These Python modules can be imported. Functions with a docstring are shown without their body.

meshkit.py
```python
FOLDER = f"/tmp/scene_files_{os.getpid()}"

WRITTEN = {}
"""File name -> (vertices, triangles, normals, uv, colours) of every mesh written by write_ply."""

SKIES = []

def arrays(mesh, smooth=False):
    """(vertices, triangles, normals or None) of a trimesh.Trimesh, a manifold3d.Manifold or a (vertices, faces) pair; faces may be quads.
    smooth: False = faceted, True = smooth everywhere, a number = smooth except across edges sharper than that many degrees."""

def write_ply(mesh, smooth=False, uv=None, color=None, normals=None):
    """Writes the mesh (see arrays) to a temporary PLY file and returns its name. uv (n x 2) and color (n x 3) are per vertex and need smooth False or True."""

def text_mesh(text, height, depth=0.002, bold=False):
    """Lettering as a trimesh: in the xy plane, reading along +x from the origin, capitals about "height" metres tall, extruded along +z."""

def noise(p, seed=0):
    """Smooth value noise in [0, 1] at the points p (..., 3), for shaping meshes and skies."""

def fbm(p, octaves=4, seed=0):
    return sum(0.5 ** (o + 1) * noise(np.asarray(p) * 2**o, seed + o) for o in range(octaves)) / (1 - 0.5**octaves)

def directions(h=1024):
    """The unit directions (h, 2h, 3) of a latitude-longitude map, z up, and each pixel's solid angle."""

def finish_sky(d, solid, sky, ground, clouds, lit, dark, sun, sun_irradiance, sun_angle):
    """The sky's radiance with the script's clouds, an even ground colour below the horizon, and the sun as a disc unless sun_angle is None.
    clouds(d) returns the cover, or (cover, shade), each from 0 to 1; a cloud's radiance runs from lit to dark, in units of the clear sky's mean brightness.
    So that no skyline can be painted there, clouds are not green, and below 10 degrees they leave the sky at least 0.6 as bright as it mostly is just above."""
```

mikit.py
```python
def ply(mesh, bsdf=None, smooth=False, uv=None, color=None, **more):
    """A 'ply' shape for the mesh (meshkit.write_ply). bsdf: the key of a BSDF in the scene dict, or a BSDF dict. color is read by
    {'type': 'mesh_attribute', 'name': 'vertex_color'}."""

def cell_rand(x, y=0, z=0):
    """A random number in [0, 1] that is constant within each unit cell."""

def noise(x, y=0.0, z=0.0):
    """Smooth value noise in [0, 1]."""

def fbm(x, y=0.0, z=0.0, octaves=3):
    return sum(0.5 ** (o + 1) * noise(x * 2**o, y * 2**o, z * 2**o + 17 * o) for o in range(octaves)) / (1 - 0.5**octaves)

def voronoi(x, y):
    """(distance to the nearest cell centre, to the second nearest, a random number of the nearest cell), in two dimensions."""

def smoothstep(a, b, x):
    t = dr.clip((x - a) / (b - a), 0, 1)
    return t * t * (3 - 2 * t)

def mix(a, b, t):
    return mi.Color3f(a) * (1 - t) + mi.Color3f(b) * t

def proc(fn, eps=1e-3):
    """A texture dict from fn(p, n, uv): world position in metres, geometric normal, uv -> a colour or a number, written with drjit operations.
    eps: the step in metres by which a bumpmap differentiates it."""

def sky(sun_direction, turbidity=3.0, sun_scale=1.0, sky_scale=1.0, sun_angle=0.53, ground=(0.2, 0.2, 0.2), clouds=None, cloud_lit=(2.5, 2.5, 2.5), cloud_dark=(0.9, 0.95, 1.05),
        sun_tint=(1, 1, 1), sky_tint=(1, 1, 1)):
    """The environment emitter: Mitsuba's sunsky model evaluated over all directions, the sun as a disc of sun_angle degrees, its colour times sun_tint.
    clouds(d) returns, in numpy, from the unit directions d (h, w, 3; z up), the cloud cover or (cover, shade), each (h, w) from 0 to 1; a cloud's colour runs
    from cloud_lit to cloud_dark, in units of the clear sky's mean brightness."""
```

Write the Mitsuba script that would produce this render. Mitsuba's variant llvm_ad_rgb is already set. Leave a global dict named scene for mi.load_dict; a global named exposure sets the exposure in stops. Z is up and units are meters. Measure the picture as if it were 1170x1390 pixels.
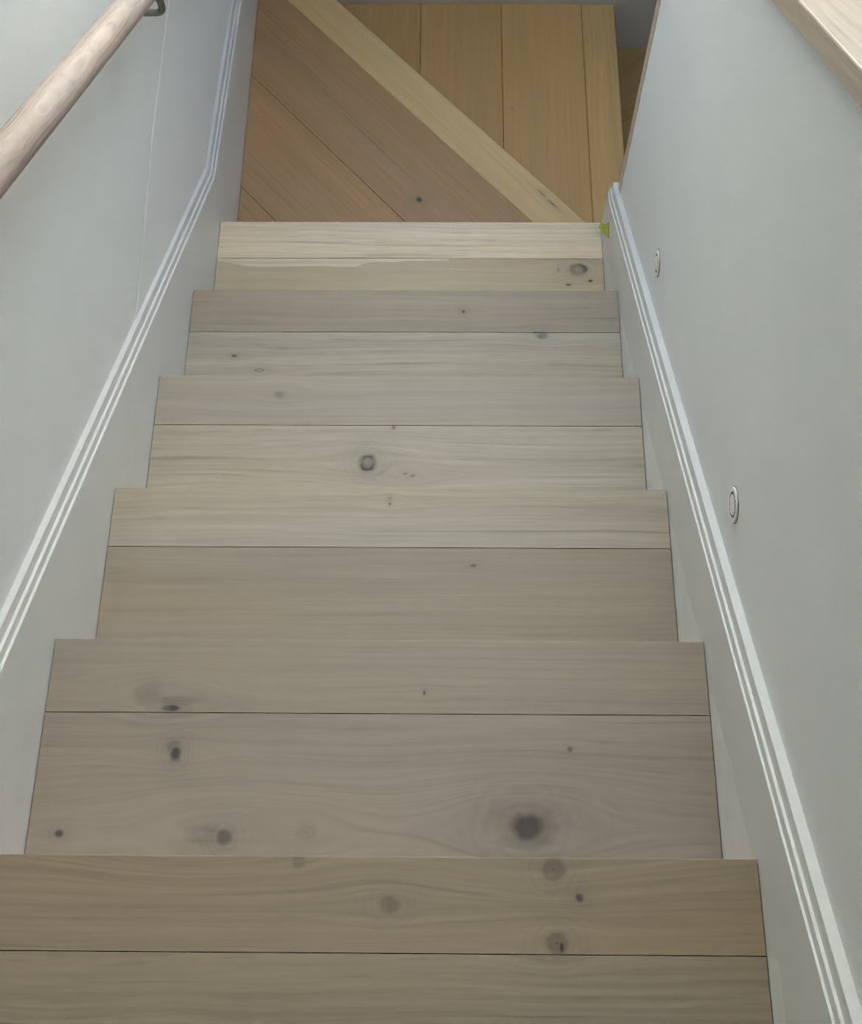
import math
import numpy as np
import drjit as dr
import mitsuba as mi
import trimesh
from shapely.geometry import Polygon, box as sbox
import mikit, meshkit
from mikit import noise, fbm, smoothstep, mix, cell_rand

T = mi.ScalarTransform4f

# ------------------------------------------------------------------ camera, sky, exposure
CAM = np.array([0.10108378, -1.64458324, 2.40108513])
FWD = np.array([-0.00973575, 0.42651762, -0.90442685])
UP = np.array([-0.00343744, 0.9044501, 0.42656559])
F_PX, PP_X, PP_Y = 1651.084653, 598.1818376, 567.8050881


def clouds(d):
    p = d / np.maximum(d[..., 2:3], 0.15)
    f = meshkit.fbm(p * 1.3 + 7.0, 4, 3)
    return np.clip(0.30 + 1.0 * (f - 0.5), 0, 1), np.clip(0.35 + 0.8 * (f - 0.5), 0, 1)


exposure = 6.3
scene = {
    'type': 'scene',
    'camera': {
        'type': 'perspective', 'fov': math.degrees(2 * math.atan(585.0 / F_PX)), 'fov_axis': 'x', 'near_clip': 0.05,
        'principal_point_offset_x': (585.0 - PP_X) / 1170.0, 'principal_point_offset_y': (695.0 - PP_Y) / 1390.0,
        'to_world': T().look_at(origin=CAM.tolist(), target=(CAM + FWD).tolist(), up=UP.tolist()),
    },
    'sky': mikit.sky([0.15, 0.90, 0.42], turbidity=3.2, sun_scale=0.0, sky_scale=1.0, clouds=clouds,
                     cloud_lit=(2.08, 1.79, 1.46), cloud_dark=(1.05, 1.0, 0.94), ground=(0.2, 0.2, 0.19)),
}
labels = {}

# ------------------------------------------------------------------ measures (metres)
G, R = 0.30113, 0.18661          # going and rise of a step
SLOPE = -R / G
HALF = 0.45                      # face of the skirting boards, left and right
SKT = 0.018                      # their thickness
WALL = HALF + SKT
NOSE = 0.1005                    # width of a nosing board
BACK = 1.042                     # face of the skirting board on the far wall
CEIL = 3.55
NSTEP = 6


# ------------------------------------------------------------------ helpers
def numbered(key):
    if key not in labels and key not in scene and not any(k.startswith(key + '__') for k in scene):
        return key
    i = 1
    while True:
        k = f'{key}_{i:03d}'
        if k not in labels and k not in scene and not any(s.startswith(k + '__') for s in scene):
            return k
        i += 1


def thing(name, label, cat, group=None):
    key = numbered(name)
    labels[key] = {'label': label, 'category': cat}
    if group:
        labels[key]['group'] = group
    return key


def obj(name, mesh, mat, parent=None, smooth=False, label=None, **more):
    key = numbered((parent + '__' if parent else '') + name)
    scene[key] = mikit.ply(mesh, mat, smooth=smooth, **more)
    if label:
        labels[key] = {'label': label}
    return key


def struct(name, label, cat=None):
    labels[name] = {'label': label, 'kind': 'structure'}
    if cat:
        labels[name]['category'] = cat
    return name


def fixed(m):
    m.fix_normals()
    return m


def bx(x0, x1, y0, y1, z0, z1):
    return trimesh.creation.box(bounds=[[x0, y0, z0], [x1, y1, z1]])


def inset(poly, d):
    """Convex counter-clockwise polygon with every edge moved inwards by d."""
    P = np.asarray(poly, float)
    n = len(P)
    out = []
    for i in range(n):
        a, b, c = P[i - 1], P[i], P[(i + 1) % n]
        d1, d2 = (b - a) / np.linalg.norm(b - a), (c - b) / np.linalg.norm(c - b)
        n1, n2 = np.array([-d1[1], d1[0]]), np.array([-d2[1], d2[0]])
        k = d / max(1 + n1 @ n2, 0.2)
        out.append(b + (n1 + n2) * k)
    return np.array(out)


def board(poly, z0, z1, bev=0.0007):
    """A flat board of convex outline with eased top edges."""
    P = np.asarray(poly, float)
    if Polygon(P).exterior.is_ccw is False:
        P = P[::-1]
    n = len(P)
    top = inset(P, bev)
    v = np.vstack([np.c_[P, np.full(n, z0)], np.c_[P, np.full(n, z1 - bev)], np.c_[top, np.full(n, z1)]])
    f = []
    for k in (0, 1):
        for i in range(n):
            j = (i + 1) % n
            f += [[k * n + i, k * n + j, (k + 1) * n + j], [k * n + i, (k + 1) * n + j, (k + 1) * n + i]]
    for i in range(1, n - 1):
        f += [[2 * n, 2 * n + i, 2 * n + i + 1], [0, i + 1, i]]
    return trimesh.Trimesh(v, f, process=False)


def extrude_x(pts, x0, x1):
    """A (y, z) outline extruded along x."""
    m = trimesh.creation.extrude_polygon(Polygon(pts), x1 - x0, engine='earcut')
    v = m.vertices
    m.vertices = np.c_[v[:, 2] + x0, v[:, 0], v[:, 1]]
    return fixed(m)


def extrude_z(poly, z0, z1):
    m = trimesh.creation.extrude_polygon(poly, z1 - z0, engine='earcut')
    m.apply_translation([0, 0, z0])
    return fixed(m)


def sweep(section, frames):
    """section: closed outline (a, b); frames: list of (origin, axis a, axis b). Ends capped."""
    S = np.asarray(section, float)
    n = len(S)
    V = np.vstack([np.asarray(o) + S[:, :1] * np.asarray(a) + S[:, 1:] * np.asarray(b) for o, a, b in frames])
    f = []
    for k in range(len(frames) - 1):
        for i in range(n):
            j = (i + 1) % n
            f += [[k * n + i, k * n + j, (k + 1) * n + j], [k * n + i, (k + 1) * n + j, (k + 1) * n + i]]
    _, tri = trimesh.creation.triangulate_polygon(Polygon(S), engine='earcut')
    tri = np.asarray(tri)
    e = (len(frames) - 1) * n
    f += [t[::-1] for t in tri.tolist()] + (tri + e).tolist()
    return fixed(trimesh.Trimesh(V, f, process=False))


def tube(points, radius, sides=20):
    P = np.asarray(points, float)
    t = np.gradient(P, axis=0)
    t /= np.linalg.norm(t, axis=1, keepdims=True)
    a = np.cross(t[0], [0.3, 0.9, 0.2])
    frames = []
    for i in range(len(P)):
        a = a - (a @ t[i]) * t[i]
        a /= np.linalg.norm(a)
        frames.append((P[i], a, np.cross(t[i], a)))
    ang = np.arange(sides) * 2 * math.pi / sides
    return sweep(np.c_[np.cos(ang), np.sin(ang)] * radius, frames)


def lathe(profile, origin, axis, sides=48):
    """Revolve (radius, height) about axis through origin."""
    m = trimesh.creation.revolve(np.asarray(profile, float), sections=sides)
    m.apply_transform(trimesh.geometry.align_vectors([0, 0, 1], axis))
    m.apply_translation(origin)
    return fixed(m)


# ------------------------------------------------------------------ materials
def lin(r, g, b):
    c = np.array([r, g, b]) / 255.0
    return tuple(float(x) for x in np.where(c <= 0.04045, c / 12.92, ((c + 0.055) / 1.055) ** 2.4))


def pick(idx, values):
    out = mi.Float(values[0])
    for k, v in enumerate(values[1:], 1):
        out = dr.select(idx > k - 0.5, mi.Float(v), out)
    return out


# knots and marks: x, y, radius along the grain, radius across, darkness, kind (0 solid, 1 ring with a pale heart), reach of the figure around it
def grain(u, v, seed, knots, bold=1.0):
    """Figure of a board. u along the grain, v across it, in metres. Returns tone, warmth, knot cover, halo cover, brown knot cover."""
    u, v, seed = mi.Float(u), mi.Float(v), mi.Float(seed)
    V = v + 0.024 * (fbm(u * 1.6 + seed * 3.7, v * 7.0, seed, 3) - 0.5) + 0.006 * (noise(u * 9.0, v * 30.0, seed + 5.0) - 0.5)
    knot, halo, ring, brown = mi.Float(0), mi.Float(0), mi.Float(0), mi.Float(0)
    for kx, ky, rx, ry, dark, kind, reach in knots:
        dx, dy = u - kx, v - ky
        e = dr.exp(-(dr.square(dx / (reach * 2.4)) + dr.square(dy / reach)))
        V = V - 0.88 * dy * e
        wob = (0.5 if rx < 0.01 else 0.28) * (fbm(u * 80.0 + kx * 31.0, v * 100.0, 3.0, 2) - 0.5)
        d = dr.sqrt(dr.square(dx / rx) + dr.square(dy / ry)) + wob
        patch = smoothstep(0.30, 0.62, noise(u * 55.0 + 40.0 * ky, v * 70.0, 5.0))
        if kind == 1:          # dark broken rim round a grey heart
            c = dr.exp(-dr.square((d - 0.86) / 0.24)) * (0.45 + 0.55 * patch) + 0.40 * (1 - smoothstep(0.5, 0.9, d))
        elif kind == 2:        # soft brown knot
            c = mi.Float(0)
            b = (1 - smoothstep(0.55, 1.2, d)) * (0.55 + 0.25 * patch) + 0.30 * dr.exp(-dr.square((d - 0.9) / 0.2))
            brown = dr.maximum(brown, dr.clip(b, 0, 1) * dark)
            c = 0.6 * (1 - smoothstep(0.05, 0.22, d))
        else:
            c = (1 - smoothstep(0.35, 1.15, d)) * (0.80 + 0.25 * patch)
        knot = dr.maximum(knot, dr.clip(c, 0, 1) * dark)
        halo = dr.maximum(halo, dr.exp(-dr.square(d / 2.4)) * dark * (0.55 if kind != 2 else 0.25))
        ring = ring + dr.exp(-dr.square(d / 3.0)) * dark * (0.5 + 0.5 * dr.sin(d * 9.0 + 5.0 * fbm(u * 50.0, v * 50.0, 1.0, 2)))
    a = fbm(u * 1.3 + seed, V * 34.0, seed + 1.0, 3) - 0.5
    b = noise(u * 3.2, V * 150.0, seed + 2.0) - 0.5
    c = noise(u * 9.0, V * 330.0, seed + 3.0) - 0.5
    f = noise(u * 40.0, V * 700.0, seed + 4.0) - 0.5
    line = smoothstep(0.74, 0.93, noise(u * 2.6 + 9.0, V * 190.0, seed + 6.0)) * smoothstep(0.35, 0.7, noise(u * 5.0, v * 24.0, seed + 7.0))
    fleck = smoothstep(0.78, 0.95, noise(u * 16.0, V * 300.0, seed + 8.0))
    year = smoothstep(0.55, 1.0, dr.sin(V * 430.0 + 9.0 * noise(u * 1.1, V * 22.0, seed + 10.0))) * smoothstep(0.42, 0.75, fbm(u * 2.2, V * 16.0, seed + 11.0, 2))
    tone = 1 + bold * (0.22 * a + 0.14 * b + 0.14 * c + 0.09 * f - 0.24 * line - 0.11 * fleck - 0.07 * year) - 0.10 * dr.clip(ring, 0, 1)
    warmth = fbm(u * 2.0 + 4.0, V * 12.0, seed + 9.0, 2) - 0.5
    return tone, warmth, knot, halo, brown


def stain(base, tone, warmth, knot, halo, brown):
    c = mi.Color3f(*base) if isinstance(base, tuple) else base
    c = c * tone
    c = c * mi.Color3f(1 + 0.10 * warmth, 1.0, 1 - 0.16 * warmth)
    grey = mi.Color3f(0.155, 0.145, 0.135)
    c = c * (1 - halo) + (0.55 * c + 0.45 * grey) * halo
    c = c * (1 - brown) + mi.Color3f(0.135, 0.095, 0.068) * brown
    c = c * (1 - knot) + mi.Color3f(0.040, 0.036, 0.034) * knot
    return dr.clip(c, 0.005, 0.95)


# board by board, from the lowest straight step upwards: nosing, plank
STAIR_BASE = [(0.690, 0.567, 0.390), (0.493, 0.395, 0.242), (0.340, 0.267, 0.186), (0.402, 0.349, 0.260), (0.378, 0.318, 0.245), (0.414, 0.356, 0.266), (0.388, 0.330, 0.249), (0.315, 0.260, 0.193), (0.330, 0.272, 0.206), (0.315, 0.261, 0.205), (0.297, 0.226, 0.148), (0.294, 0.231, 0.154), (0.300, 0.255, 0.195), (0.300, 0.255, 0.195)]
STAIR_KNOTS = [
    (0.391, -0.131, 0.020, 0.015, 0.85, 1, 0.030), (0.417, -0.161, 0.006, 0.004, 0.9, 0, 0.012), (0.366, -0.172, 0.006, 0.003, 0.7, 0, 0.01),
    (0.345, -0.131, 0.004, 0.008, 0.35, 0, 0.01),
    (0.123, -0.352, 0.0045, 0.0045, 1.0, 0, 0.012), (0.286, -0.409, 0.017, 0.011, 0.60, 0, 0.022), (0.273, -0.4025, 0.007, 0.0035, 0.7, 0, 0.01),
    (-0.350, -0.459, 0.007, 0.0035, 0.7, 0, 0.014), (-0.296, -0.493, 0.009, 0.004, 0.4, 1, 0.012),
    (-0.053, -0.778, 0.0155, 0.0160, 0.95, 1, 0.040), (-0.221, -0.640, 0.012, 0.010, 0.28, 0, 0.025), (-0.007, -0.707, 0.004, 0.005, 0.5, 0, 0.01),
    (0.016, -0.799, 0.007, 0.003, 0.45, 0, 0.02), (0.030, -0.803, 0.005, 0.003, 0.4, 0, 0.02),
    (0.000, -0.920, 0.002, 0.002, 0.8, 0, 0.01), (0.000, -0.930, 0.002, 0.002, 0.8, 0, 0.01), (0.135, -1.034, 0.006, 0.003, 0.5, 0, 0.01),
    (-0.279, -1.2995, 0.016, 0.0055, 0.85, 0, 0.030), (-0.312, -1.279, 0.024, 0.024, 0.15, 0, 0.030), (-0.272, -1.290, 0.040, 0.008, 0.25, 0, 0.03),
    (-0.267, -1.359, 0.0095, 0.0120, 0.85, 0, 0.026), (-0.270, -1.350, 0.012, 0.011, 0.35, 0, 0.02),
    (-0.192, -1.465, 0.013, 0.0125, 0.75, 0, 0.062), (-0.218, -1.464, 0.034, 0.017, 0.20, 0, 0.035), (-0.408, -1.462, 0.0065, 0.0055, 0.85, 0, 0.020),
    (0.200, -1.450, 0.027, 0.022, 0.80, 0, 0.065), (0.205, -1.452, 0.040, 0.030, 0.32, 0, 0.04), (0.259, -1.351, 0.004, 0.004, 0.5, 0, 0.01),
    (0.064, -1.277, 0.002, 0.004, 0.7, 0, 0.01), (-0.087, -1.459, 0.014, 0.010, 0.22, 2, 0.03),
    (-0.073, -1.511, 0.008, 0.007, 0.50, 2, 0.018), (0.032, -1.556, 0.011, 0.0095, 0.62, 2, 0.022), (0.217, -1.518, 0.013, 0.0120, 0.75, 2, 0.026),
    (0.246, -1.548, 0.0065, 0.006, 0.75, 0, 0.016), (0.219, -1.595, 0.013, 0.0110, 0.75, 2, 0.022), (0.224, -1.599, 0.003, 0.007, 0.9, 0, 0.012),
]


def stair_wood(p, n, uv):
    i = dr.clip(dr.floor(p.z / R + 0.5), 0, 6)
    nose = dr.select(p.y + i * G > -NOSE - 0.0002, 0.0, 1.0)
    b = 2 * i + nose
    base = mi.Color3f(*[pick(b, [c[k] for c in STAIR_BASE]) for k in range(3)])
    # on the front edge the grain runs on downwards
    v = p.y + dr.select(n.z < 0.5, p.z - i * R, 0.0)
    # one long board was cut into the plank of step 3 and the nosing of step 4
    seed = dr.select((b > 6.5) & (b < 8.5), 7.0, b) * 1.37 + 2.0
    fig = grain(p.x, v, seed, STAIR_KNOTS)
    # pale sapwood along the far edge of the lowest plank
    edge = -0.1075 - 0.012 * smoothstep(-0.45, -0.36, p.x) * (1 - smoothstep(-0.13, -0.085, p.x)) - 0.004 * smoothstep(0.0, -0.04, p.x) + 0.003 * (noise(p.x * 30.0, 2.0, 1.0) - 0.5)
    edge = dr.select(p.x > 0.09, 1.0, edge)
    sap = dr.select((b > 0.5) & (b < 1.5) & (v > edge) & (edge < 0.5), 1.0, 0.0)
    base = base * (1 - sap) + mi.Color3f(0.63, 0.53, 0.37) * sap
    return stain(base, *fig)


WA = np.array([0.7445, 0.6677])      # across the boards of the winder with the diagonal edge, away from the stair
WD = np.array([0.6677, -0.7445])     # along them
A_JOINTS = [-0.175, 0.070, 0.3090, 0.4135]
A_BASE = [(0.389, 0.237, 0.113), (0.389, 0.241, 0.116), (0.370, 0.228, 0.113), (0.580, 0.417, 0.212)]
A_KNOTS = [(0.013 * WD[0] + 0.197 * WD[1], 0.013 * WA[0] + 0.197 * WA[1], 0.010, 0.0085, 0.9, 0, 0.022),
           (0.328 * WD[0] + 0.218 * WD[1], 0.328 * WA[0] + 0.218 * WA[1], 0.018, 0.004, 0.30, 0, 0.02),
           (0.355 * WD[0] + 0.185 * WD[1], 0.355 * WA[0] + 0.185 * WA[1], 0.022, 0.0035, 0.55, 0, 0.02)]


def winder_wood(p, n, uv):
    u, v = p.x * WD[0] + p.y * WD[1], p.x * WA[0] + p.y * WA[1]
    b = dr.select(v > A_JOINTS[2], 3.0, dr.select(v > A_JOINTS[1], 2.0, dr.select(v > A_JOINTS[0], 1.0, 0.0)))
    base = mi.Color3f(*[pick(b, [c[k] for c in A_BASE]) for k in range(3)])
    return stain(base, *grain(u, v, b * 2.1 + 31.0, A_KNOTS, 0.6))


B_JOINTS = [0.0025, 0.2425, 0.4815, 0.5805]
B_BASE = [(0.496, 0.317, 0.134), (0.511, 0.328, 0.142), (0.541, 0.353, 0.154), (0.570, 0.381, 0.170)]


def lower_winder_wood(p, n, uv):
    c = dr.select(p.z < -2.6 * R, 1.0, 0.0)
    b = dr.select(p.x > B_JOINTS[2], 3.0, dr.select(p.x > B_JOINTS[1], 2.0, dr.select(p.x > B_JOINTS[0], 1.0, 0.0)))
    base = mi.Color3f(*[pick(b, [q[k] for q in B_BASE]) for k in range(3)])
    base = base * (1 - c) + mi.Color3f(0.34, 0.23, 0.10) * c
    u, v = p.y * (1 - c) + (p.x * 0.7 + p.y * 0.7) * c, p.x * (1 - c) + (p.x * 0.7 - p.y * 0.7) * c
    return stain(base, *grain(u, v, b * 2.3 + 51.0, [(0.644, 0.268, 0.004, 0.002, 0.6, 0, 0.01), (0.955, 0.061, 0.003, 0.003, 0.6, 0, 0.01)], 0.65))


RAIL_X, RAIL_Z0, RAIL_M, RAIL_R = -0.390, 0.822, -0.608, 0.0225


def rail_wood(p, n, uv):
    q = math.sqrt(1 + RAIL_M * RAIL_M)
    u = (p.y + RAIL_M * (p.z - RAIL_Z0)) / q
    v = (p.z - RAIL_Z0 - RAIL_M * p.y) / q
    return stain((0.352, 0.284, 0.246), *grain(u * 1.6, v * 1.7 + p.x * 1.3, 77.0, [(-1.07, -0.30, 0.022, 0.006, 0.30, 0, 0.02)], 1.5))


def cap_wood(p, n, uv):
    u = (p.y + SLOPE * p.z) / math.sqrt(1 + SLOPE * SLOPE)
    v = p.x + 0.7 * (p.z - SLOPE * p.y)
    return stain((0.45, 0.368, 0.292), *grain(u, v, 91.0, [], 0.7))


def paint_relief(p, n, uv):
    return 0.00035 * fbm(p.x * 260.0 + p.y * 130.0, p.y * 260.0, p.z * 260.0, 2)


def paint_tone(base, amount, scale):
    def fn(p, n, uv):
        k = fbm(p.x * scale, p.y * scale, p.z * scale, 3) - 0.5
        return mi.Color3f(*base) * (1 + amount * k)
    return mikit.proc(fn)


def wood_mat(fn, rough=0.5, spec=0.35):
    return {'type': 'principled', 'base_color': mikit.proc(fn), 'roughness': rough, 'specular': spec}


scene['mat_stair'] = wood_mat(stair_wood)
scene['mat_winder'] = wood_mat(winder_wood)
scene['mat_lower_winder'] = wood_mat(lower_winder_wood)
scene['mat_rail'] = wood_mat(rail_wood, 0.6, 0.2)
scene['mat_cap'] = wood_mat(cap_wood, 0.42)
scene['mat_wall'] = {'type': 'bumpmap', 'arbitrary': mikit.proc(paint_relief, 8e-4), 'scale': 1.0,
                     'bsdf': {'type': 'principled', 'base_color': paint_tone((0.60, 0.605, 0.585), 0.05, 9.0), 'roughness': 0.75, 'specular': 0.25}}
scene['mat_skirting'] = {'type': 'principled', 'base_color': paint_tone((0.56, 0.56, 0.54), 0.05, 14.0), 'roughness': 0.42, 'specular': 0.4}
scene['mat_filler'] = {'type': 'principled', 'base_color': paint_tone((0.62, 0.62, 0.595), 0.12, 30.0), 'roughness': 0.55, 'specular': 0.3}
scene['mat_ceiling'] = {'type': 'diffuse', 'reflectance': {'type': 'rgb', 'value': [0.68, 0.68, 0.66]}}
scene['mat_hall'] = {'type': 'diffuse', 'reflectance': {'type': 'rgb', 'value': [0.36, 0.30, 0.22]}}
scene['mat_steel'] = {'type': 'principled', 'base_color': {'type': 'rgb', 'value': [0.22, 0.205, 0.19]}, 'metallic': 1.0, 'roughness': 0.36}
scene['mat_dark'] = {'type': 'principled', 'base_color': {'type': 'rgb', 'value': [0.03, 0.03, 0.028]}, 'roughness': 0.5}
scene['mat_light_trim'] = {'type': 'principled', 'base_color': {'type': 'rgb', 'value': [0.66, 0.66, 0.64]}, 'roughness': 0.3, 'specular': 0.5}
scene['mat_tape'] = {'type': 'twosided', 'bsdf': {'type': 'principled', 'base_color': paint_tone((0.36, 0.42, 0.022), 0.9, 50.0), 'roughness': 0.45}}
scene['mat_frame'] = {'type': 'diffuse', 'reflectance': {'type': 'rgb', 'value': [0.6, 0.6, 0.6]}}

# ------------------------------------------------------------------ the setting
LEDGE = [(-5.2, 0.513), (-0.52, 0.513), (-0.20, 0.5585), (0.13, 0.568), (BACK + SKT, 0.572)]
struct('wall_left', 'white painted stairwell wall behind the round handrail, with a thin ledge line', 'wall')
obj('upper_face', bx(-0.62, -WALL, -5.2, BACK + SKT, -1.2, CEIL), 'mat_wall', 'wall_left')
low = [(y, z) for y, z in LEDGE]
sec = []
V, Fc = [], []
for y, z in low:                       # the lower plaster stands a little proud, its top edge sloped
    V += [(-WALL + 0.0002, y, z), (-WALL + 0.0016, y, z - 0.0018), (-WALL + 0.0016, y, -1.0), (-WALL + 0.0002, y, -1.0)]
for k in range(len(low) - 1):
    for i in range(4):
        a, b = k * 4 + i, k * 4 + (i + 1) % 4
        Fc += [[a, b, b + 4], [a, b + 4, a + 4]]
e = 4 * (len(low) - 1)
Fc += [[0, 2, 1], [0, 3, 2], [e, e + 1, e + 2], [e, e + 2, e + 3]]
obj('lower_face', fixed(trimesh.Trimesh(V, Fc, process=False)), 'mat_wall', 'wall_left')

# the wall at the foot of the flight has a tall window, high above the picture
WX0, WX1, WZ0, WZ1 = -0.40, 0.62, 1.05, 3.15
struct('wall_back', 'white wall behind the winder treads at the foot of the flight', 'wall')
with_hole = Polygon([(-0.62, -1.2), (1.65, -1.2), (1.65, CEIL), (-0.62, CEIL)], [[(WX0, WZ0), (WX1, WZ0), (WX1, WZ1), (WX0, WZ1)]])


def upright(poly, y0, y1):
    """A polygon in (x, z) made a wall between y0 and y1."""
    m = trimesh.creation.extrude_polygon(poly, y1 - y0, engine='earcut')
    v = m.vertices
    m.vertices = np.c_[v[:, 0], v[:, 2] + y0, v[:, 1]]
    return fixed(m)


obj('face', upright(with_hole, BACK + SKT, BACK + 0.16), 'mat_wall', 'wall_back')
struct('window_1', 'tall white framed window in the wall above the winder treads', 'window')
fr = 0.05
bars = Polygon([(WX0, WZ0), (WX1, WZ0), (WX1, WZ1), (WX0, WZ1)],
               [[(WX0 + fr, WZ0 + fr), (WX0 + fr, WZ1 - fr), (0.11 - fr / 2, WZ1 - fr), (0.11 - fr / 2, WZ0 + fr)],
                [(0.11 + fr / 2, WZ0 + fr), (0.11 + fr / 2, WZ1 - fr), (WX1 - fr, WZ1 - fr), (WX1 - fr, WZ0 + fr)]])
obj('frame', upright(bars, BACK + 0.08, BACK + 0.13), 'mat_frame', 'window_1')
struct('wall_outer', 'white outer wall of the stairwell beyond the half wall', 'wall')
obj('face', bx(1.5, 1.65, -5.2, BACK + SKT, -1.2, CEIL), 'mat_wall', 'wall_outer')
struct('wall_front', 'white wall of the upper hall', 'wall')
obj('face', bx(-0.62, 1.65, -5.35, -5.2, -1.2, CEIL), 'mat_wall', 'wall_front')

CAP_M = -0.613


def cap_z(y):                           # underside of the cap on the half wall
    return 1.3476 + CAP_M * (y + 0.619)


struct('wall_right', 'white painted half wall with two small round step lights, under a sloping oak cap', 'wall')
obj('face', extrude_x([(-0.0525, -1.2), (-0.0525, cap_z(-0.0525)), (-2.6, cap_z(-2.6)), (-2.6, -1.2)], WALL, 0.570), 'mat_wall', 'wall_right')

SKY_X0, SKY_X1, SKY_Y0, SKY_Y1 = 0.45, 1.35, -1.0, 0.45
struct('ceiling', 'white ceiling above the stairwell with a roof window', 'ceiling')
hole = Polygon([(-0.62, -5.35), (1.65, -5.35), (1.65, BACK + 0.2), (-0.62, BACK + 0.2)], [[(SKY_X0, SKY_Y0), (SKY_X1, SKY_Y0), (SKY_X1, SKY_Y1), (SKY_X0, SKY_Y1)]])
obj('slab', extrude_z(hole, CEIL, CEIL + 0.12), 'mat_ceiling', 'ceiling')
struct('window_2', 'roof window frame in the ceiling beside the flight', 'window')
rim = Polygon([(SKY_X0 - 0.06, SKY_Y0 - 0.06), (SKY_X1 + 0.06, SKY_Y0 - 0.06), (SKY_X1 + 0.06, SKY_Y1 + 0.06), (SKY_X0 - 0.06, SKY_Y1 + 0.06)],
              [[(SKY_X0, SKY_Y0), (SKY_X1, SKY_Y0), (SKY_X1, SKY_Y1), (SKY_X0, SKY_Y1)]])
obj('frame', extrude_z(rim, CEIL + 0.121, CEIL + 0.17), 'mat_frame', 'window_2')

# upper floor, where the flight starts
TOPY = -NSTEP * G
struct('floor', 'oak upper floor at the head of the flight', 'floor')
obj('nosing', board([(-0.449, TOPY - NOSE), (0.449, TOPY - NOSE), (0.449, TOPY), (-0.449, TOPY)], NSTEP * R - 0.022, NSTEP * R), 'mat_stair', 'floor')
y = TOPY - NOSE - 0.0006
while y > -5.15:
    y1 = max(y - 0.24, -5.2)
    obj('plank', board([(-WALL + 0.003, y1 + 0.0006), (WALL, y1 + 0.0006), (WALL, y), (-WALL + 0.003, y)], NSTEP * R - 0.022, NSTEP * R), 'mat_stair', 'floor')
    y = y1
obj('lower_slab', bx(-0.62, 1.65, -5.35, BACK + 0.16, -1.32, -1.2), 'mat_wall', 'floor')
obj('side_landing', bx(0.61, 1.5, -5.2, 0.02, NSTEP * R - 0.2, NSTEP * R), 'mat_hall', 'floor')
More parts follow.
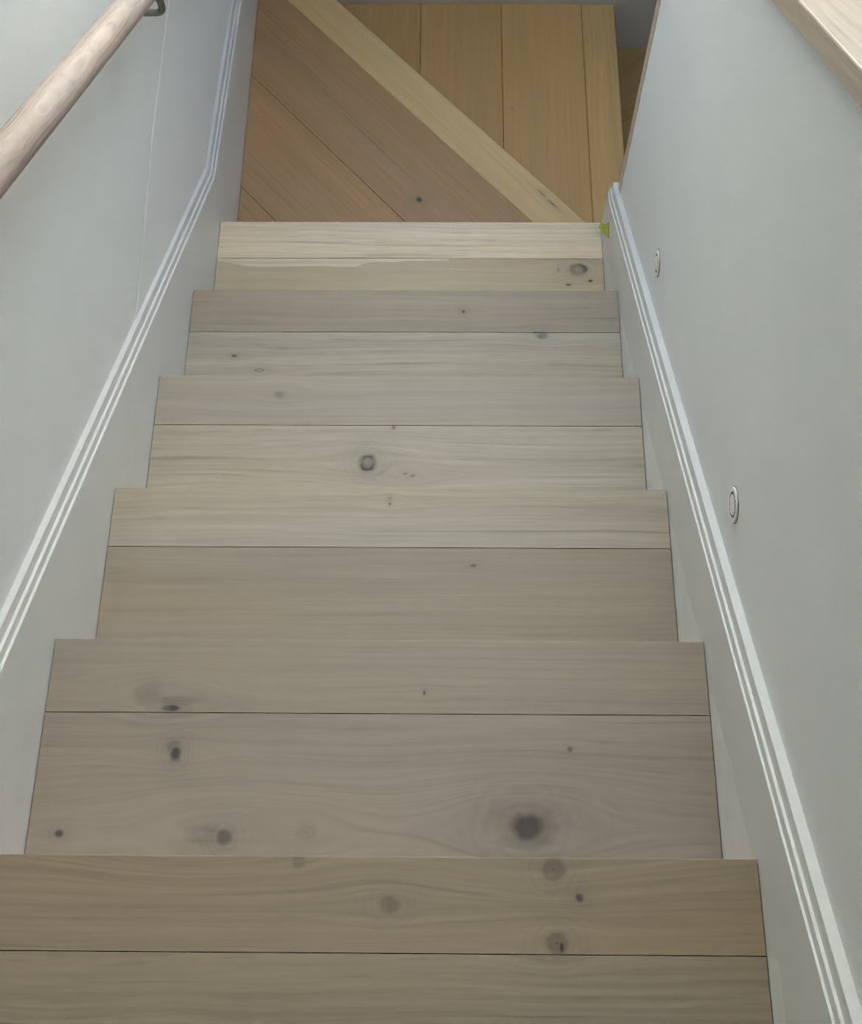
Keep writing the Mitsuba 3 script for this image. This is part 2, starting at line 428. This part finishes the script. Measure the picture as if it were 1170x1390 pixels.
obj('riser', bx(-0.449, 0.449, TOPY - 0.030, TOPY - 0.014, NSTEP * R - R + 0.001, NSTEP * R - 0.0225), 'mat_stair', 'floor')

# skirting boards -------------------------------------------------------------
def skirting(side, stations, a, b, h, h2, bottom):
    """stations: (y, z of the top back edge). Stepped profile: wide top, two small ledges, flat face."""
    c = 0.0008
    prof = [(SKT, 0), (a + c, 0), (a, -c), (a, -h2), (b + c, -h2), (b, -h2 - c), (b, -h), (c, -h), (0, -h - c)]
    V, Fc = [], []
    n = len(prof) + 2
    for (y, z, *more), zb in zip(stations, bottom):
        k = more[0] if more else 1.0
        mitre = 1.0 if len(more) > 1 else 0.0          # the end of the board is cut so that its profile returns round the corner
        for u, d in prof:
            V.append((side * (HALF + u), y - min(u, 0.0065) * mitre, z + d * k))
        V.append((side * HALF, y, zb))
        V.append((side * (HALF + SKT), y - 0.0065 * mitre, zb))
    for k in range(len(stations) - 1):
        for i in range(n):
            p, q = k * n + i, k * n + (i + 1) % n
            Fc += [[p, q, q + n], [p, q + n, p + n]]
    _, tri = trimesh.creation.triangulate_polygon(Polygon([(u, d) for u, d in prof] + [(0, -0.5), (SKT, -0.5)]), engine='earcut')
    tri = np.asarray(tri)
    e = n * (len(stations) - 1)
    Fc += tri.tolist() + (tri[:, ::-1] + e).tolist()
    return fixed(trimesh.Trimesh(V, Fc, process=False))


LZ, LM, RZ, RM = 0.1681, -0.6141, 0.1561, -0.6246


def lz(y):
    return LZ + LM * y


def rz(y):
    return RZ + RM * y


def bot(y):                             # well below the steps
    return SLOPE * y - 0.42


struct('baseboard_left', 'white stepped skirting board climbing the left wall beside the steps', 'skirting board')
LB = 0.052
obj('board', skirting(-1, [(-2.05, lz(-2.05)), (LB, lz(LB))] + [(0.36, 0.0965, 1.15), (BACK, 0.0, 1.15)], 0.0084, 0.0040, 0.0344, 0.0192, [bot(-2.05), bot(LB), -0.6, -0.6]), 'mat_skirting', 'baseboard_left')
struct('baseboard_right', 'white stepped skirting board on the half wall beside the steps, ending at its corner', 'skirting board')
JY = -1.330
obj('board', skirting(1, [(JY + 0.0001, rz(JY + 0.0001)), (-0.030, rz(-0.030)), (-0.005, rz(-0.030) - 0.002, 1.0, True)], 0.0065, 0.0028, 0.0415, 0.0240, [bot(JY), bot(-0.030), -0.6]), 'mat_skirting', 'baseboard_right')
obj('board', skirting(1, [(-2.05, rz(-2.05) + 0.0006), (JY - 0.0001, rz(JY) + 0.0006)], 0.0065, 0.0028, 0.0415, 0.0240, [bot(-2.05), bot(JY)]), 'mat_skirting', 'baseboard_right')
obj('board_return', extrude_x([(-0.0235, -1.0), (-0.0050, -1.0), (-0.0050, 0.128), (-0.0080, 0.130), (-0.0080, 0.146), (-0.0115, 0.148), (-0.0115, 0.171), (-0.0235, 0.171)], WALL + 0.0005, 0.588), 'mat_skirting', 'baseboard_right')
struct('baseboard_back', 'white skirting board on the wall behind the winder treads', 'skirting board')
obj('board', extrude_x([(BACK, -1.0), (BACK + SKT, -1.0), (BACK + SKT, -0.20), (BACK + 0.008, -0.20), (BACK, -0.23)], -0.4495, 1.5), 'mat_skirting', 'baseboard_back')

# infill pieces under the skirting boards, one at each step
for side, key, thick in ((1, 'baseboard_right', 0.00012), (-1, 'baseboard_left', 0.0001)):
    for i in range(0, NSTEP):
        # triangle between tread i and the edge parallel to the flight
        off = 0.022
        y0, y1 = -(i + 1) * G - 0.012, -i * G - 0.075
        P = [(y0, i * R + 0.002), (y1, i * R + 0.002), (y1, SLOPE * y1 - off), (y0 + 0.03, SLOPE * (y0 + 0.03) - off), (y0, SLOPE * (y0 + 0.03) - off)]
        if side == 1 and i == 5:
            P = [(-1.95, 5 * R + 0.002), (-1.606, 5 * R + 0.002), (-1.613, 0.980), (-1.632, 0.986), (-1.95, 0.986)]
        xs = sorted((side * HALF, side * (HALF - thick)))
        obj('filler_piece', extrude_x(P, *xs), 'mat_filler' if side == 1 else 'mat_skirting', key)

# ------------------------------------------------------------------ steps of the straight flight
STEP_LABELS = [
    'lowest straight oak stair step, pale nosing, ringed knot near the green scrap',
    'second lowest straight oak stair step, greyish, with one tiny black knot in its nosing',
    'third lowest straight oak stair step, its yellowish plank holding one round ringed knot',
    'plain oak stair step without large knots, between the ringed knot and the smoky knot',
    'oak stair step with several dark knots, two large ones in swirling grain',
    'nearest oak stair step, yellowish, with four small brown knots in its nosing',
]


def nosing_mesh(i):
    y0, z = -i * G, i * R
    r = 0.0006
    arc = [(y0 - r + r * math.sin(t), z - r + r * math.cos(t)) for t in np.linspace(0, math.pi / 2, 7)]
    pts = [(y0 - NOSE + 0.0002, z)] + arc + [(y0, z - 0.042), (y0 - 0.012, z - 0.042), (y0 - 0.012, z - 0.020), (y0 - NOSE, z - 0.020), (y0 - NOSE, z - 0.0002)]
    return extrude_x(pts, -HALF + 0.0012, HALF - 0.0012)


for i in range(NSTEP - 1, -1, -1):
    s = thing('stair_step', STEP_LABELS[i], 'stair step', 'steps of the straight flight')
    y0, z = -i * G, i * R
    ya, yb = y0 - NOSE - 0.0010, y0 - G - 0.010
    e = HALF - 0.0012
    obj('nosing', nosing_mesh(i), 'mat_stair', s, smooth=30, label='pale cream nosing board' if i == 0 else None)
    obj('plank', board([(-e, yb), (e, yb), (e, ya), (-e, ya)], z - 0.020, z, 0.0002), 'mat_stair', s)
    obj('riser', bx(-e, e, y0 - 0.028, y0 - 0.0125, z - R + 0.0005, z - 0.0205), 'mat_stair', s)

# ------------------------------------------------------------------ winder treads
room_a = Polygon([(-HALF + 0.001, -0.029), (HALF - 0.001, -0.029), (HALF - 0.001, BACK - 0.001), (-HALF + 0.001, BACK - 0.001)])


def strip(lo, hi):
    c = lambda d, t: tuple(WA * d + WD * t)
    return Polygon([c(lo, -3), c(lo, 3), c(hi, 3), c(hi, -3)])


wt = thing('winder_tread', 'winder tread of diagonal oak boards with a pale diagonal nosing and one dark knot', 'stair tread')
lows = [-2.0] + A_JOINTS
for k in range(4):
    poly = room_a.intersection(strip(lows[k] + 0.0005, lows[k + 1] - 0.0005))
    P = np.array(poly.exterior.coords)[:-1]
    obj('nosing' if k == 3 else 'plank', board(P, -R - 0.022, -R, 0.0025 if k == 3 else 0.0007), 'mat_winder', wt, label='pale diagonal nosing board' if k == 3 else None)
P = np.array(room_a.intersection(strip(0.386, 0.400)).exterior.coords)[:-1]
obj('riser', extrude_z(Polygon(P), -2 * R + 0.0005, -R - 0.0225), 'mat_winder', wt)

wt = thing('winder_tread', 'lower winder tread of straight oak boards against the far wall', 'stair tread')
xs = [-HALF + 0.001] + B_JOINTS
for k in range(4):
    x0, x1 = xs[k] + 0.0006, xs[k + 1] - (0.0006 if k < 3 else 0)
    obj('nosing' if k == 3 else 'plank', board([(x0, 0.006), (x1, 0.006), (x1, BACK - 0.0015), (x0, BACK - 0.0015)], -2 * R - 0.022, -2 * R, 0.003 if k == 3 else 0.0008), 'mat_lower_winder', wt)
obj('riser', bx(0.552, 0.566, 0.006, BACK - 0.0015, -3 * R + 0.0005, -2 * R - 0.0225), 'mat_lower_winder', wt)

wt = thing('winder_tread', 'lowest dark oak tread glimpsed between the half wall and the far wall', 'stair tread')
obj('plank', board([(0.545, 0.006), (0.84, 0.006), (1.49, 0.62), (1.49, BACK - 0.0015), (0.93, BACK - 0.0015), (0.545, 0.68)], -3 * R - 0.022, -3 * R), 'mat_lower_winder', wt)
obj('plank', board([(0.545, 0.6812), (0.9288, BACK - 0.0015), (0.545, BACK - 0.0015)], -3 * R - 0.022, -3 * R), 'mat_lower_winder', wt)

# ------------------------------------------------------------------ cap and end board of the half wall
CY0, CY1 = -2.6, -0.012
capz = cap_z
rr = 0.0025
csec = [(0.460 + rr, 0), (0.578 - rr, 0), (0.578, rr), (0.578, 0.0363 - rr), (0.578 - rr, 0.0363), (0.460 + rr, 0.0363), (0.460 + rr * 0.3, 0.0363 - rr * 0.3), (0.460, 0.0363 - rr), (0.460, rr)]
cap = sweep(csec, [((0, y, capz(y) + 0.0006), (1, 0, 0), (0, 0, 1)) for y in (CY0, CY1)])
k = obj('wall_cap', cap, 'mat_cap')
labels[k] = {'label': 'sloping oak cap on top of the white half wall, brown side and pale top', 'category': 'wall cap'}
k = obj('end_board', bx(WALL - 0.0008, 0.571, -0.0520, -0.0240, -0.9, cap_z(-0.024) - 0.001), 'mat_cap')
labels[k] = {'label': 'narrow upright oak end board closing the free end of the half wall', 'category': 'trim board'}

# ------------------------------------------------------------------ handrail
def rail_pt(y):
    return np.array([RAIL_X, y, RAIL_Z0 + RAIL_M * y])


hr = thing('handrail', 'round light oak handrail on the left wall', 'handrail')
ang = np.arange(40) * 2 * math.pi / 40
ca = np.c_[np.cos(ang), np.sin(ang)] * RAIL_R
nb = np.array([0, -RAIL_M, 1.0]) / math.hypot(1, RAIL_M)
yy = [-2.0, -1.997, -1.99] + np.linspace(-1.9, 0.4, 24).tolist() + [0.49, 0.497, 0.5]
sc = [0.75, 0.92, 1.0] + [1.0] * 24 + [1.0, 0.92, 0.75]
obj('rail', sweep(ca, [(rail_pt(y), np.array([1.0, 0, 0]) * s, nb * s) for y, s in zip(yy, sc)]), 'mat_rail', hr, smooth=40)
for by in (-0.150, -1.35):
    c = rail_pt(by)
    zb = c[2] - 0.077
    path = [(RAIL_X, by, c[2] - 0.0262)] + [(RAIL_X, by, z) for z in np.linspace(c[2] - 0.03, zb + 0.013, 5)]
    path += [(RAIL_X - 0.013 + 0.013 * math.cos(t), by, zb + 0.013 - 0.013 * math.sin(t)) for t in np.linspace(0.2, math.pi / 2, 7)]
    path += [(x, by, zb) for x in np.linspace(RAIL_X - 0.018, -WALL + 0.005, 6)]
    b = obj('bracket', tube(path, 0.0060), 'mat_steel', hr, smooth=40)
    obj('wall_plate', lathe([(0, 0), (0.024, 0), (0.024, 0.004), (0.022, 0.005), (0, 0.005)], (-WALL + 0.0005, by, zb), (1, 0, 0)), 'mat_steel', b, smooth=30)
    sad = trimesh.creation.box(extents=(0.020, 0.06, 0.003))
    sad.apply_transform(trimesh.geometry.align_vectors([0, 1, 0], [0, 1 / math.hypot(1, RAIL_M), RAIL_M / math.hypot(1, RAIL_M)]))
    sad.apply_translation(c - nb * (RAIL_R + 0.0012))
    obj('saddle', sad, 'mat_steel', b)

# ------------------------------------------------------------------ step lights in the half wall
for (ly, lzz), lab in (((-0.461, 0.546), 'small round recessed step light in the half wall, the farther one near the green scrap'),
                       ((-1.069, 0.920), 'small round recessed step light in the half wall, the nearer one')):
    sl = thing('step_light', lab, 'step light', 'round step lights in the half wall')
    o = (WALL, ly, lzz)
    ax = (-1, 0, 0)
    obj('trim_ring', lathe([(0.0170, 0.0002), (0.0236, 0.0002), (0.0236, 0.0020), (0.0226, 0.0030), (0.0175, 0.0030), (0.0170, 0.0025), (0.0170, 0.0002)], o, ax), 'mat_light_trim', sl, smooth=35)
    obj('gap_ring', lathe([(0.0140, 0.0003), (0.0171, 0.0003), (0.0171, 0.0028), (0.0140, 0.0028), (0.0140, 0.0003)], o, ax), 'mat_dark', sl)
    obj('gasket', lathe([(0.0234, 0.0001), (0.0246, 0.0001), (0.0246, 0.0005), (0.0234, 0.0005), (0.0234, 0.0001)], o, ax), 'mat_dark', sl)
    obj('lens', lathe([(0, 0.0002), (0.0141, 0.0002), (0.0141, 0.0029), (0.0136, 0.0032), (0, 0.0033)], o, ax), 'mat_light_trim', sl, smooth=35)

# ------------------------------------------------------------------ scrap of green tape at the corner of the lowest step
ts = np.array([[0.4490, -0.0853, 0.1245], [0.4490, -0.1186, 0.1098], [0.4484, -0.0835, 0.0661], [0.4462, -0.0401, 0.0224], [0.4418, -0.0202, 0.0097], [0.4450, -0.0129, 0.0157], [0.4482, -0.0427, 0.0563]])
tri = [[0, 6, 1], [1, 6, 2], [6, 3, 2], [6, 5, 3], [5, 4, 3]]
tm = trimesh.Trimesh(ts, tri, process=False)
tm = tm.subdivide().subdivide()
k = obj('tape_scrap', tm, 'mat_tape', smooth=True)
labels[k] = {'label': 'scrap of bright yellow-green tape stuck at the corner of the lowest straight step', 'category': 'tape'}
